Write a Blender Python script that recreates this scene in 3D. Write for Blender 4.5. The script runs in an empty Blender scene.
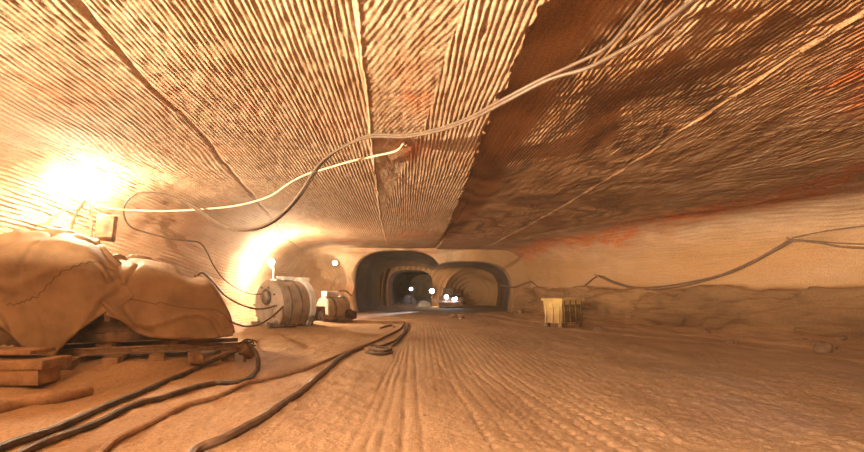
import bpy, bmesh, math, random
import numpy as np
from mathutils import Vector, Matrix

rng = np.random.RandomState(7)
random.seed(7)
sc = bpy.context.scene
col = sc.collection
PI = math.pi

# ------------------------------------------------------------------ camera
CAM_H = 1.4
F, CX, CY = 480.0, 405.0, 290.0          # focal length and principal point for an 864x452 frame
cam_data = bpy.data.cameras.new('camera')
cam = bpy.data.objects.new('camera', cam_data)
col.objects.link(cam)
cam.location = (0, 0, CAM_H)
cam.rotation_euler = (PI / 2, 0, 0)
cam_data.sensor_fit = 'HORIZONTAL'
cam_data.sensor_width = 36.0
cam_data.lens = 36.0 * F / 864.0
cam_data.shift_x = (432.0 - CX) / 864.0
cam_data.shift_y = (CY - 226.0) / 864.0
cam_data.clip_end = 200
sc.camera = cam


def at(px, py, Y):
    return Vector(((px - CX) / F * Y, Y, CAM_H + (CY - py) / F * Y))


# ------------------------------------------------------------------ numpy noise
_T = rng.rand(256, 256).astype(np.float64)


def vnoise(x, y, seed=0):
    x = np.asarray(x, dtype=np.float64) + seed * 17.13
    y = np.asarray(y, dtype=np.float64) + seed * 9.71
    xi = np.floor(x).astype(np.int64)
    yi = np.floor(y).astype(np.int64)
    fx = x - xi
    fy = y - yi
    fx = fx * fx * (3 - 2 * fx)
    fy = fy * fy * (3 - 2 * fy)
    x0, x1, y0, y1 = xi & 255, (xi + 1) & 255, yi & 255, (yi + 1) & 255
    a = _T[x0, y0] * (1 - fx) + _T[x1, y0] * fx
    b = _T[x0, y1] * (1 - fx) + _T[x1, y1] * fx
    return (a * (1 - fy) + b * fy) * 2 - 1


def fbm(x, y, seed=0, octv=4):
    s, a, f = 0.0, 0.5, 1.0
    for i in range(octv):
        s = s + a * vnoise(x * f, y * f, seed + i * 3)
        a *= 0.5
        f *= 2.03
    return s


def smooth(a, b, x):
    t = np.clip((x - a) / (b - a), 0, 1)
    return t * t * (3 - 2 * t)


# ------------------------------------------------------------------ materials
def new_mat(name):
    m = bpy.data.materials.new(name)
    m.use_nodes = True
    nt = m.node_tree
    for n in list(nt.nodes):
        nt.nodes.remove(n)
    out = nt.nodes.new('ShaderNodeOutputMaterial')
    b = nt.nodes.new('ShaderNodeBsdfPrincipled')
    nt.links.new(b.outputs[0], out.inputs[0])
    return m, nt, b, out


def noise_node(nt, scale, detail=4, rough=0.55, vec=None):
    n = nt.nodes.new('ShaderNodeTexNoise')
    n.inputs['Scale'].default_value = scale
    n.inputs['Detail'].default_value = detail
    n.inputs['Roughness'].default_value = rough
    if vec is not None:
        nt.links.new(vec, n.inputs['Vector'])
    return n


def ramp(nt, fac, stops):
    r = nt.nodes.new('ShaderNodeValToRGB')
    el = r.color_ramp.elements
    while len(el) < len(stops):
        el.new(0.5)
    for e, (p, c) in zip(el, stops):
        e.position = p
        e.color = (*c, 1)
    nt.links.new(fac, r.inputs[0])
    return r


def mix(nt, fac, a, b, mode='MIX'):
    m = nt.nodes.new('ShaderNodeMix')
    m.data_type = 'RGBA'
    m.blend_type = mode
    if isinstance(fac, (int, float)):
        m.inputs[0].default_value = fac
    else:
        nt.links.new(fac, m.inputs[0])
    for i, v in ((6, a), (7, b)):
        if isinstance(v, tuple):
            m.inputs[i].default_value = (*v, 1)
        else:
            nt.links.new(v, m.inputs[i])
    return m.outputs[2]


def bump(nt, bsdf, height, strength, dist=0.02):
    b = nt.nodes.new('ShaderNodeBump')
    b.inputs['Strength'].default_value = strength
    b.inputs['Distance'].default_value = dist
    nt.links.new(height, b.inputs['Height'])
    nt.links.new(b.outputs[0], bsdf.inputs['Normal'])


def obj_coords(nt, scale=(1, 1, 1)):
    tc = nt.nodes.new('ShaderNodeTexCoord')
    mp = nt.nodes.new('ShaderNodeMapping')
    mp.inputs['Scale'].default_value = scale
    nt.links.new(tc.outputs['Object'], mp.inputs['Vector'])
    return mp.outputs[0]


def simple(name, c, rough=0.8, var=0.25, scale=6.0, metal=0.0, bmp=0.3, bscale=30.0, dust=None):
    """plain surface with mottled colour, optional patches of settled salt dust"""
    m, nt, b, out = new_mat(name)
    v = obj_coords(nt)
    n = noise_node(nt, scale, 5, 0.6, v)
    c = np.array(c)
    r = ramp(nt, n.outputs[0], [(0.3, tuple(c * (1 - var))), (0.7, tuple(np.clip(c * (1 + var), 0, 1)))])
    o = r.outputs[0]
    if dust:
        n2 = noise_node(nt, scale * 0.6, 6, 0.65, v)
        f = ramp(nt, n2.outputs[0], [(0.42, (0, 0, 0)), (0.62, (1, 1, 1))])
        o = mix(nt, f.outputs[0], o, dust)
    nt.links.new(o, b.inputs['Base Color'])
    b.inputs['Roughness'].default_value = rough
    b.inputs['Metallic'].default_value = metal
    n3 = noise_node(nt, bscale, 4, 0.6, v)
    bump(nt, b, n3.outputs[0], bmp, 0.01)
    return m


def rock_mat(name, light, mid, red, bmp=0.6):
    """mined salt: pale and tan layers, red potash strata come from the 'strata' attribute"""
    m, nt, b, out = new_mat(name)
    v = obj_coords(nt, (1.0, 0.35, 1.0))
    n = noise_node(nt, 1.3, 7, 0.62, v)
    r = ramp(nt, n.outputs[0], [(0.3, mid), (0.68, light)])
    at_ = nt.nodes.new('ShaderNodeAttribute')
    at_.attribute_name = 'strata'
    n2 = noise_node(nt, 5.0, 6, 0.7, v)
    mul = nt.nodes.new('ShaderNodeMath')
    mul.operation = 'MULTIPLY'
    nt.links.new(at_.outputs['Fac'], mul.inputs[0])
    f2 = ramp(nt, n2.outputs[0], [(0.36, (0.15, 0.15, 0.15)), (0.6, (1, 1, 1))])
    nt.links.new(f2.outputs[0], mul.inputs[1])
    o = mix(nt, mul.outputs[0], r.outputs[0], red)
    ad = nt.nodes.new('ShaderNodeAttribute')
    ad.attribute_name = 'dirt_shade'              # muck at wall feet, browner rock, and shade painted on the right roof
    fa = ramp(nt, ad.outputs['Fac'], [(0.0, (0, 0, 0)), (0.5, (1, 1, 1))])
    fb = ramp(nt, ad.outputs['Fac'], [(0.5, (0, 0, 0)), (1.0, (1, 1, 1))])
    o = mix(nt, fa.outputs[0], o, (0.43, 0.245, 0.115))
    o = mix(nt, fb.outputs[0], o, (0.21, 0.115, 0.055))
    v3 = obj_coords(nt)
    n4 = noise_node(nt, 38.0, 4, 0.7, v3)
    f4 = ramp(nt, n4.outputs[0], [(0.3, (0.55, 0.50, 0.45)), (0.62, (1, 1, 1))])
    o = mix(nt, 1.0, o, f4.outputs[0], 'MULTIPLY')
    nt.links.new(o, b.inputs['Base Color'])
    b.inputs['Roughness'].default_value = 0.85
    b.inputs['Specular IOR Level'].default_value = 0.2
    n3 = noise_node(nt, 22.0, 7, 0.7, v3)
    bump(nt, b, n3.outputs[0], bmp, 0.02)
    return m


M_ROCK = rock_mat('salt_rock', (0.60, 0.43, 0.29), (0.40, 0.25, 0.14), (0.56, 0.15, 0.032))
M_TUNNEL = rock_mat('shaded_tunnel_rock', (0.19, 0.115, 0.065), (0.115, 0.066, 0.036), (0.5, 0.2, 0.08))  # salt rock darkened; the unlit tunnel's shade is in its colour


def floor_mat():
    m, nt, b, out = new_mat('salt_dust_floor')
    v = obj_coords(nt)
    vs = obj_coords(nt, (1.0, 0.3, 1.0))
    n = noise_node(nt, 0.9, 7, 0.6, vs)
    r = ramp(nt, n.outputs[0], [(0.3, (0.34, 0.20, 0.105)), (0.7, (0.54, 0.345, 0.195))])
    n4 = noise_node(nt, 26.0, 5, 0.7, v)
    f4 = ramp(nt, n4.outputs[0], [(0.30, (0.62, 0.58, 0.56)), (0.55, (1, 1, 1))])
    o = mix(nt, 1.0, r.outputs[0], f4.outputs[0], 'MULTIPLY')
    at_ = nt.nodes.new('ShaderNodeAttribute')
    at_.attribute_name = 'strata'            # cooler light on the right foreground, painted as a grey-mauve tint
    o = mix(nt, at_.outputs['Fac'], o, (0.37, 0.25, 0.20))
    nt.links.new(o, b.inputs['Base Color'])
    b.inputs['Roughness'].default_value = 0.8
    b.inputs['Specular IOR Level'].default_value = 0.25
    n3 = noise_node(nt, 30.0, 7, 0.7, v)
    bump(nt, b, n3.outputs[0], 0.9, 0.03)
    return m


M_FLOOR = floor_mat()


def canvas_mat():
    m, nt, b, out = new_mat('tan_canvas')
    v = obj_coords(nt)
    n = noise_node(nt, 2.2, 6, 0.6, v)
    r = ramp(nt, n.outputs[0], [(0.3, (0.16, 0.088, 0.038)), (0.7, (0.29, 0.172, 0.083))])
    nt.links.new(r.outputs[0], b.inputs['Base Color'])
    b.inputs['Roughness'].default_value = 0.75
    n3 = noise_node(nt, 7.0, 5, 0.6, v)
    bump(nt, b, n3.outputs[0], 0.35, 0.03)
    return m


M_CANVAS = canvas_mat()
M_SEAM = simple('canvas_seam', (0.10, 0.055, 0.025), 0.85)
M_DARK = simple('dark_steel', (0.055, 0.035, 0.024), 0.6, 0.4, 5, 0.3, 0.4, 20, dust=(0.20, 0.11, 0.055))
M_RUST = simple('dusty_rusty_steel', (0.20, 0.11, 0.06), 0.7, 0.4, 5, 0.2, 0.4, 20, dust=(0.38, 0.22, 0.12))
M_RAIL = simple('worn_rail_steel', (0.30, 0.19, 0.12), 0.42, 0.3, 8, 0.6, 0.2, 40)
M_TIMBER = simple('old_timber', (0.18, 0.10, 0.05), 0.85, 0.4, 4, 0, 0.5, 18, dust=(0.36, 0.21, 0.11))
M_BLACK = simple('black_rubber', (0.035, 0.022, 0.016), 0.6, 0.4, 9, 0, 0.3, 40, dust=(0.10, 0.055, 0.03))
M_CABLE = simple('dusty_cable', (0.13, 0.075, 0.045), 0.6, 0.35, 9, 0, 0.2, 40)
M_PALECABLE = simple('pale_cable', (0.62, 0.42, 0.26), 0.55, 0.2, 9, 0, 0.1, 40)
M_DIRTCABLE = simple('dirt_covered_cable', (0.30, 0.17, 0.09), 0.8, 0.35, 12, 0, 0.5, 30)
M_GREY = simple('dusty_grey_paint', (0.34, 0.29, 0.25), 0.65, 0.3, 4, 0, 0.5, 18, dust=(0.46, 0.35, 0.26))
M_DGREY = simple('dark_grey_paint', (0.16, 0.13, 0.115), 0.55, 0.3, 6, 0.2, 0.3, 25, dust=(0.34, 0.25, 0.19))
M_PALE = simple('pale_paint', (0.62, 0.58, 0.54), 0.5, 0.15, 4, 0, 0.2, 25)
M_YELLOW = simple('worn_yellow_paint', (0.56, 0.38, 0.12), 0.6, 0.3, 3.5, 0, 0.3, 20, dust=(0.46, 0.28, 0.13))
M_YDARK = simple('shaded_yellow_paint', (0.22, 0.135, 0.05), 0.6, 0.5, 4, 0.1, 0.4, 20, dust=(0.10, 0.06, 0.03))  # dark copy of the yellow paint, holds the unlit side's shade
M_STONE = simple('salt_stone', (0.20, 0.11, 0.06), 0.85, 0.35, 4, 0, 0.6, 14)
M_SALT = simple('pale_salt', (0.78, 0.66, 0.52), 0.8, 0.15, 5, 0, 0.5, 14)


def emis(name, c, s):
    m, nt, b, out = new_mat(name)
    nt.nodes.remove(b)
    e = nt.nodes.new('ShaderNodeEmission')
    e.inputs[0].default_value = (*c, 1)
    e.inputs[1].default_value = s
    nt.links.new(e.outputs[0], out.inputs[0])
    return m


# ------------------------------------------------------------------ object helpers
def tag(o, label, cat, group=None):
    o['label'] = label
    o['category'] = cat
    if group:
        o['group'] = group
    return o


def thing(name, label, cat, loc=(0, 0, 0), rotz=0.0, group=None):
    o = bpy.data.objects.new(name, None)
    o.empty_display_size = 0.2
    col.objects.link(o)
    o.location = loc
    o.rotation_euler = (0, 0, rotz)
    return tag(o, label, cat, group)


def grid_mesh(name, V, mat, attr=None, flip=False, parent=None, shade=True, dirt_shade=None):
    """V: (rows, cols, 3) array -> one grid mesh"""
    R, C, _ = V.shape
    me = bpy.data.meshes.new(name)
    me.vertices.add(R * C)
    me.vertices.foreach_set('co', V.reshape(-1).astype(np.float32))
    idx = np.arange(R * C).reshape(R, C)
    q = np.stack([idx[:-1, :-1], idx[:-1, 1:], idx[1:, 1:], idx[1:, :-1]], -1).reshape(-1, 4)
    if flip:
        q = q[:, ::-1]
    n = len(q)
    me.loops.add(n * 4)
    me.loops.foreach_set('vertex_index', q.reshape(-1).astype(np.int32))
    me.polygons.add(n)
    me.polygons.foreach_set('loop_start', (np.arange(n) * 4).astype(np.int32))
    me.polygons.foreach_set('use_smooth', np.full(n, shade, dtype=bool))
    me.update(calc_edges=True)
    if attr is not None:
        a = me.attributes.new('strata', 'FLOAT', 'POINT')
        a.data.foreach_set('value', attr.reshape(-1).astype(np.float32))
    if dirt_shade is not None:
        a = me.attributes.new('dirt_shade', 'FLOAT', 'POINT')
        a.data.foreach_set('value', np.ascontiguousarray(dirt_shade).reshape(-1).astype(np.float32))
    me.materials.append(mat)
    o = bpy.data.objects.new(name, me)
    col.objects.link(o)
    if parent is not None:
        o.parent = parent
    return o


class MB:
    """collects shapes, links them as one mesh object"""

    def __init__(self):
        self.bm = bmesh.new()

    def box(self, c, s, rot=None, bev=0.0):
        t = bmesh.new()
        bmesh.ops.create_cube(t, size=1.0)
        bmesh.ops.scale(t, vec=s, verts=t.verts)
        if bev:
            bmesh.ops.bevel(t, geom=t.edges[:], offset=bev, segments=2, affect='EDGES', profile=0.6)
        if rot is not None:
            bmesh.ops.rotate(t, matrix=rot, cent=(0, 0, 0), verts=t.verts)
        bmesh.ops.translate(t, vec=c, verts=t.verts)
        self._join(t)
        return self

    def _join(self, t):
        me = bpy.data.meshes.new('tmp')
        t.to_mesh(me)
        t.free()
        self.bm.from_mesh(me)
        bpy.data.meshes.remove(me)

    def lathe(self, prof, p0, axis, seg=24):
        """prof: list of (distance along axis, radius)"""
        ax = Vector(axis).normalized()
        u = ax.orthogonal().normalized()
        w = ax.cross(u)
        p0 = Vector(p0)
        rings = []
        for d, r in prof:
            ring = []
            for k in range(seg):
                a = 2 * PI * k / seg
                ring.append(self.bm.verts.new(p0 + ax * d + (u * math.cos(a) + w * math.sin(a)) * max(r, 1e-4)))
            rings.append(ring)
        for a, b in zip(rings[:-1], rings[1:]):
            for k in range(seg):
                self.bm.faces.new((a[k], a[(k + 1) % seg], b[(k + 1) % seg], b[k]))
        self.bm.faces.new(rings[0][::-1])
        self.bm.faces.new(rings[-1])
        return self

    def tube(self, pts, r, seg=8, res=6, smoothed=True):
        P = catmull(pts, res) if smoothed else [Vector(p) for p in pts]
        n = len(P)
        rr = r if hasattr(r, '__len__') else None
        up = None
        rings = []
        for i, p in enumerate(P):
            t = (P[min(i + 1, n - 1)] - P[max(i - 1, 0)])
            t = t.normalized() if t.length > 1e-9 else Vector((0, 1, 0))
            if up is None:
                up = t.orthogonal().normalized()
            up = (up - t * up.dot(t))
            up = up.normalized() if up.length > 1e-6 else t.orthogonal().normalized()
            w = t.cross(up)
            rad = r if rr is None else rr[0] + (rr[1] - rr[0]) * i / (n - 1)
            rings.append([self.bm.verts.new(p + (up * math.cos(2 * PI * k / seg) + w * math.sin(2 * PI * k / seg)) * rad)
                          for k in range(seg)])
        for a, b in zip(rings[:-1], rings[1:]):
            for k in range(seg):
                self.bm.faces.new((a[k], a[(k + 1) % seg], b[(k + 1) % seg], b[k]))
        self.bm.faces.new(rings[0][::-1])
        self.bm.faces.new(rings[-1])
        return self

    def build(self, name, mat, parent=None, smooth_=True, loc=None):
        bmesh.ops.recalc_face_normals(self.bm, faces=self.bm.faces)
        me = bpy.data.meshes.new(name)
        if loc is not None:
            bmesh.ops.translate(self.bm, vec=-Vector(loc), verts=self.bm.verts)
        self.bm.to_mesh(me)
        self.bm.free()
        me.materials.append(mat)
        o = bpy.data.objects.new(name, me)
        col.objects.link(o)
        if loc is not None:
            o.location = loc
        if smooth_:
            for p in me.polygons:
                p.use_smooth = True
            try:
                me.set_sharp_from_angle(angle=math.radians(38))
            except Exception:
                pass
        if parent is not None:
            o.parent = parent
        return o


def catmull(pts, res=6):
    P = [Vector(p) for p in pts]
    if len(P) < 3:
        return P
    Q = [P[0] * 2 - P[1]] + P + [P[-1] * 2 - P[-2]]
    out = []
    for i in range(1, len(Q) - 2):
        p0, p1, p2, p3 = Q[i - 1], Q[i], Q[i + 1], Q[i + 2]
        for k in range(res):
            t = k / res
            out.append(0.5 * ((2 * p1) + (p2 - p0) * t + (2 * p0 - 5 * p1 + 4 * p2 - p3) * t * t
                              + (3 * p1 - p0 - 3 * p2 + p3) * t ** 3))
    out.append(P[-1])
    return out


def structure(o):
    o['kind'] = 'structure'
    return o


# ------------------------------------------------------------------ the mined chamber
Y_END = 29.0
H = 3.95


def xL(Y):
    return np.interp(Y, [-5, 8, 11, 14, 18, 24, 30], [-8.7, -8.7, -8.3, -7.6, -7.0, -7.0, -7.2])


def xR(Y):
    return np.interp(Y, [-5, 6, 9, 12.2, 14, 16, 18.2, 21, 25, 29, 30], [13.2, 13.0, 12.6, 11.7, 10.9, 9.8, 8.9, 8.1, 7.2, 6.6, 6.6])


seam_left = lambda Y: np.interp(Y, [0, 4.2, 4.9, 6, 7.1, 10.2, 15.3, 21, 29], [-2.75, -2.88, -3.0, -3.17, -3.24, -3.72, -4.46, -5.2, -6.0])
seam_mid = lambda Y: np.interp(Y, [0, 4.2, 7.9, 16, 29], [-0.40, -0.42, -0.55, -0.82, -1.0])
seam_slot = lambda Y: np.interp(Y, [0, 4.2, 7.4, 10.6, 16.3, 29], [1.12, 1.13, 1.16, 1.34, 1.53, 1.75])
seam_slot_end = lambda Y: np.interp(Y, [0, 4.2, 9, 16.3, 29], [1.68, 1.68, 1.74, 1.80, 1.9])
seam_right = lambda Y: np.interp(Y, [0, 4.2, 5, 6.2, 7.6, 9.6, 13.2, 18.8, 29], [4.0, 4.02, 4.06, 4.15, 4.25, 4.42, 4.58, 4.66, 4.7])


def scallop(ph, Y, seed, dash=0.22, broad=False):
    dash = dash * 0.7
    """hanging ridges left between neighbouring cutter grooves, broken into dashes by the picks"""
    i = np.floor(ph)
    f = np.abs(ph - i - 0.5) * 2          # 0 mid groove .. 1 at ridge
    ridge = 1 - (1 - f) ** 2.4 if broad else f ** 2.2
    m = (0.80 + 0.45 * vnoise(i * 5.37 + seed, Y / dash + i * 0.43, seed)) if broad else (0.60 + 0.75 * vnoise(i * 5.37 + seed, Y / dash + i * 0.43, seed))
    return ridge * np.clip(m, 0.08, 1.3)


def ceiling_relief(x, Y):
    """downward relief and strata mask of the roof at plan position (x, Y)"""
    wob = 0.05 * fbm(x * 0.6, Y * 0.5, 2, 3)
    sl = seam_left(Y) + 0.07 * fbm(Y * 0.9, Y * 0 + 3, 5, 3)
    sm = seam_mid(Y) + 0.02 * vnoise(Y * 2.2, Y * 0 + 1, 6)
    ss = seam_slot(Y) + 0.05 * vnoise(Y * 4.2, Y * 0, 7) + 0.03 * vnoise(Y * 9.5, Y * 0, 8)
    se = seam_slot_end(Y) + 0.06 * vnoise(Y * 3.2, Y * 0, 9)
    sr = seam_right(Y) + 0.025 * vnoise(Y * 2.0, Y * 0, 10)
    tri = sm + np.interp(Y, [0, 4.2, 7, 10, 16.5], [1.15, 0.88, 0.78, 0.50, 0.0])   # right side of the diagonal triangle
    # zones
    A = x < sl
    B = (x >= sl) & (x < sm)
    Cz = (x >= sm) & (x < tri) & (Y < 16.5)
    Dz = (x >= sm) & (~Cz) & (x < ss)
    E = (x >= ss) & (x < se)
    Fz = (x >= se) & (x < sr)
    G = x >= sr
    d = np.zeros_like(x)
    # zone A, wood-grain like contours of a slowly warped surface
    phA = (x + 0.35 * fbm(x * 0.55, Y * 0.22, 11, 3) + 0.10 * (Y - 9)) / 0.085
    d += np.where(A, 0.013 * scallop(phA, Y, 1, 0.28, True), 0)
    phB = (x - 0.055 * (Y - 4) * (x - sm) / 3.0 + wob * 0.4) / 0.060
    d += np.where(B, 0.016 * scallop(phB, Y, 2, 0.26, True), 0)
    phC = (x * 0.92 + Y * 0.40 + 0.03 * vnoise(x * 3, Y, 12)) / 0.064
    d += np.where(Cz, 0.012 * scallop(phC, Y * 0.9 - x * 2, 3, 0.26, True), 0)
    phD = (x + 0.012 * vnoise(Y * 1.2, Y * 0, 13)) / 0.062
    d += np.where(Dz, 0.015 * scallop(phD, Y, 4, 0.4, True), 0)
    phE = (x + wob * 0.3) / 0.07
    d += np.where(E, 0.022 * scallop(phE, Y, 5, 0.3), 0)
    phF = (x + 0.05 * (Y - 6) * 0.3 + wob * 0.5) / 0.058
    d += np.where(Fz, 0.024 * scallop(phF, Y, 6, 0.15), 0)
    phG = (x + 0.60 * fbm(x * 0.5, Y * 0.25, 14, 3) + 0.03 * Y) / 0.07
    d += np.where(G, 0.017 * scallop(phG, Y, 7, 0.20), 0)
    # broad level of each pass
    lvl = np.zeros_like(x)
    lvl = np.where(A, 0.006 + 0.12 * np.clip((sl - x) / 3, 0, 1), lvl)
    prog = np.clip((x - sl) / (ss - sl), 0, 1)
    far = smooth(27, 20, Y)
    lvl = np.where(B | Cz | Dz, 0.19 * prog * far + np.where(B, 0, 0.02), lvl)
    lvl = np.where(E, -0.03 + 0.06 * np.clip((x - ss) / (se - ss), 0, 1), lvl)
    lvl = np.where(Fz, 0.085 + 0.0 * np.clip((x - se) / (sr - se), 0, 1) * far, lvl)
    lvl = np.where(G, 0.108 + 0.05 * smooth(6, 10, x), lvl)
    d += lvl
    # seam ridges
    d += 0.014 * np.exp(-((x - sm) / 0.02) ** 2)
    d += 0.010 * np.exp(-((x - sr) / 0.018) ** 2) * (0.8 + 0.3 * vnoise(Y * 5, Y * 0, 15))
    d -= 0.03 * np.exp(-((x - sl) / 0.03) ** 2)
    # cross waves
    d += 0.010 * fbm(x * 0.7, Y * 2.4, 16, 3) + 0.02 * fbm(x * 0.5, Y * 0.5, 17, 3)
    d += 0.007 * fbm(x * 9, Y * 6, 18, 2)
    # red strata
    st = np.zeros_like(x)
    w = xR(Y) - x
    band = np.exp(-((w - np.interp(Y, [4, 8, 12, 19, 29], [8.5, 5.0, 2.8, 0.4, -1.0]) - 1.6 * fbm(Y * 0.28, x * 0.3, 19, 4)) / 1.0) ** 2)
    st += band * (0.7 + 1.0 * fbm(x * 1.2, Y * 0.45, 20, 4)) * 1.5
    st += np.clip(fbm(x * 0.45 + 3.3, Y * 0.28, 21, 4) - 0.12, 0, 1) * 1.7 * np.where(x < 1, 1.0, 0.5)
    st += 0.9 * np.exp(-(((x - 0.1) / 0.35) ** 2 + ((Y - 8.2) / 0.6) ** 2)) + 0.8 * np.exp(-(((x - 0.15) / 0.2) ** 2 + ((Y - 6.0) / 0.5) ** 2))
    st += 0.9 * np.exp(-(((x + 3.9) / 0.7) ** 2 + ((Y - 6.2) / 0.8) ** 2)) * np.clip(0.5 + fbm(x * 2, Y, 23, 3), 0, 1)
    return d, np.clip(st, 0, 1)


def y_rows(y0, y1, k, p=1.0, dmin=0.025):
    ys = [y0]
    while ys[-1] < y1:
        ys.append(ys[-1] + max(dmin, k * max(ys[-1], 0.5) ** p))
    ys[-1] = y1
    return np.array(ys)


LEFT_A, LEFT_B = 3.2, 3.05
RPROF = np.array([(-2.2, 3.95), (-1.2, 3.90), (-0.4, 3.72), (0.25, 3.38), (0.70, 2.85), (0.92, 2.3), (0.95, 1.75),
                  (0.86, 1.52), (0.55, 1.42), (0.36, 1.15), (0.22, 0.7), (0.08, 0.25), (-0.25, 0.0), (-0.5, -0.25)])

rowsC = np.concatenate([np.linspace(-4.5, 3.4, 26)[:-1], y_rows(3.4, Y_END, 0.0055, 1.15)])


def build_shell():
    Y = rowsC
    # roof
    n = 1500
    t = np.linspace(0, 1, n)
    xa = xL(Y) + LEFT_A
    xb = xR(Y) - 2.2
    X = xa[:, None] + (xb - xa)[:, None] * t[None, :]
    YY = np.repeat(Y[:, None], n, 1)
    d, st = ceiling_relief(X, YY)
    V = np.stack([X, YY, H - d], -1)
    # browner rock bands right of the slot, with the roof's shade painted in
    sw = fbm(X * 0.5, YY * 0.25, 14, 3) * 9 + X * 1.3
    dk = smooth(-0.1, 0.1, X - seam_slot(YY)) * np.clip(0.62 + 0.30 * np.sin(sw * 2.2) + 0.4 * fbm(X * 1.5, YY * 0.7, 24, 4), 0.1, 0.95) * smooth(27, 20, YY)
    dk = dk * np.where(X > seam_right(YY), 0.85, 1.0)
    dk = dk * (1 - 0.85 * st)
    structure(grid_mesh('ceiling', V, M_ROCK, st, flip=False, dirt_shade=dk))
    # left flank: rounded haunch that runs down into the wall
    n = 420
    th = np.linspace(0, 1, n)
    e = 2.0 / 2.3
    nq = int(n * 0.78)
    a = np.linspace(0, PI / 2, nq)
    cx_ = LEFT_A * (1 - np.sin(a) ** e)
    cz_ = H - LEFT_B + LEFT_B * np.cos(a) ** e
    lz = np.linspace(H - LEFT_B, -0.3, n - nq + 1)[1:]
    lx = 0.25 * ((H - LEFT_B - lz) / (H - LEFT_B)) ** 2
    px = np.concatenate([cx_, lx])
    pz = np.concatenate([cz_, lz])
    arc = np.concatenate([[0], np.cumsum(np.hypot(np.diff(px), np.diff(pz)))])
    # even arc-length resampling
    s = np.linspace(0, arc[-1], n)
    px = np.interp(s, arc, px)
    pz = np.interp(s, arc, pz)
    nx = -np.gradient(pz, s)
    nz = np.gradient(px, s)
    nn = np.hypot(nx, nz)
    nx, nz = nx / nn, nz / nn
    X = xL(Y)[:, None] + px[None, :]
    S = (xL(Y) + LEFT_A)[:, None] - s[None, :]
    d, st = ceiling_relief(S, YY[:, :1] + 0 * S)
    st = st * 0.45
    Yl = Y[:, None] + 0 * S
    d = d + 0.022 * scallop(S / 0.115 + 0.9 * fbm(S * 0.5, Yl * 0.25, 33, 3), Yl, 34, 0.5) * smooth(0.2, 1.2, s)[None, :]
    d2 = d + 0.05 * fbm(S * 0.5, (Y[:, None] + 0 * S) * 0.35, 31, 4) * smooth(0, 1, s)[None, :]
    V = np.stack([X + nx[None] * d2, Y[:, None] + 0 * X, pz[None, :] + nz[None] * d2], -1)
    # first column meets the roof edge
    structure(grid_mesh('wall_left', V[:, ::-1], M_ROCK, st[:, ::-1]))
    # right flank: haunch, smooth wall, rough bench of packed salt at the foot
    n = 520
    ar = np.concatenate([[0], np.cumsum(np.hypot(*np.diff(RPROF, axis=0).T))])
    s = np.linspace(0, ar[-1], n)
    P = catmull([(p[0], p[1], 0) for p in RPROF], 12)
    P = np.array([(p.x, p.y) for p in P])
    ar = np.concatenate([[0], np.cumsum(np.hypot(*np.diff(P, axis=0).T))])
    s = np.linspace(0, ar[-1], n)
    px, pz = np.interp(s, ar, P[:, 0]), np.interp(s, ar, P[:, 1])
    nx, nz = np.gradient(pz, s), -np.gradient(px, s)
    nn = np.hypot(nx, nz)
    nx, nz = nx / nn, nz / nn
    Yc = Y[:, None] + 0 * s[None, :]
    S = (xR(Y) - 2.2)[:, None] + s[None, :]
    d, st = ceiling_relief(S, Yc)
    zz = pz[None, :] + 0 * Yc
    ceilfade = 1 - smooth(0.3, 2.2, s)[None, :]
    wallrel = 0.012 * scallop(zz / 0.10 + 2.2 * fbm(Yc * 0.3, zz * 0.6, 41, 3), Yc, 8, 0.7) + 0.07 * fbm(Yc * 0.35, zz * 0.9, 42, 4) + 0.06 * fbm(Yc * 1.6, zz * 3.0, 49, 5)
    bench = smooth(1.62, 1.38, zz) * smooth(-0.1, 0.25, zz)
    ribs = 0.09 * np.abs(np.sin(Yc * PI / 0.34 + 0.8 * vnoise(Yc, zz, 44))) * np.clip(0.5 + vnoise(Yc * 0.4, zz * 0, 45), 0, 1) * smooth(14, 16, Yc)
    benchrel = bench * (0.16 * fbm(Yc * 2.6, zz * 3.5, 52, 4) + 0.42 * fbm(Yc * 0.9, zz * 1.6, 43, 5) + 0.10 * fbm(Yc * 0.25, zz * 0.5, 46, 3) + ribs)
    d2 = d * ceilfade + wallrel * (1 - ceilfade) * (1 - bench) + benchrel
    edge = 0.10 * fbm(Yc * 0.5, zz * 0, 47, 4) * np.exp(-((zz - 1.45) / 0.22) ** 2)
    V = np.stack([xR(Y)[:, None] + px[None] - nx[None] * -d2 * 1.0, Yc, zz - nz[None] * -d2 + edge], -1)
    stw = st * smooth(2.4, 3.0, zz) + bench * np.clip(0.25 + 0.9 * fbm(Yc * 0.5, zz * 1.7, 48, 4), 0, 1) * 0.8 * smooth(16, 13, Yc)
    dirt_shade = bench * np.clip(0.85 + 0.35 * fbm(Yc * 0.6, zz * 1.2, 50, 4), 0.5, 1) + 0.5 * (1 - bench) * smooth(3.8, 2.6, zz) * np.clip(0.85 + 0.8 * fbm(Yc * 0.35, zz * 0.7, 51, 4), 0, 1.0)
    structure(grid_mesh('wall_right', V, M_ROCK, np.clip(stw, 0, 1), dirt_shade=np.clip(dirt_shade, 0, 1)))


build_shell()

# ------------------------------------------------------------------ floor
TR0 = np.array([-7.4, 8.2])
TR1 = np.array([-3.35, 9.9])
TD = (TR1 - TR0) / np.linalg.norm(TR1 - TR0)
TN = np.array([-TD[1], TD[0]])         # away from the camera


def seg_dist(x, y, a, b):
    ax, ay = a
    bx, by = b
    L = (bx - ax) ** 2 + (by - ay) ** 2
    t = np.clip(((x - ax) * (bx - ax) + (y - ay) * (by - ay)) / L, 0, 1)
    return np.hypot(x - ax - t * (bx - ax), y - ay - t * (by - ay))


def rut(x, Y, ys, xs, w):
    c = np.interp(Y, ys, xs)
    return np.exp(-((x - c) / w) ** 2)


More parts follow.
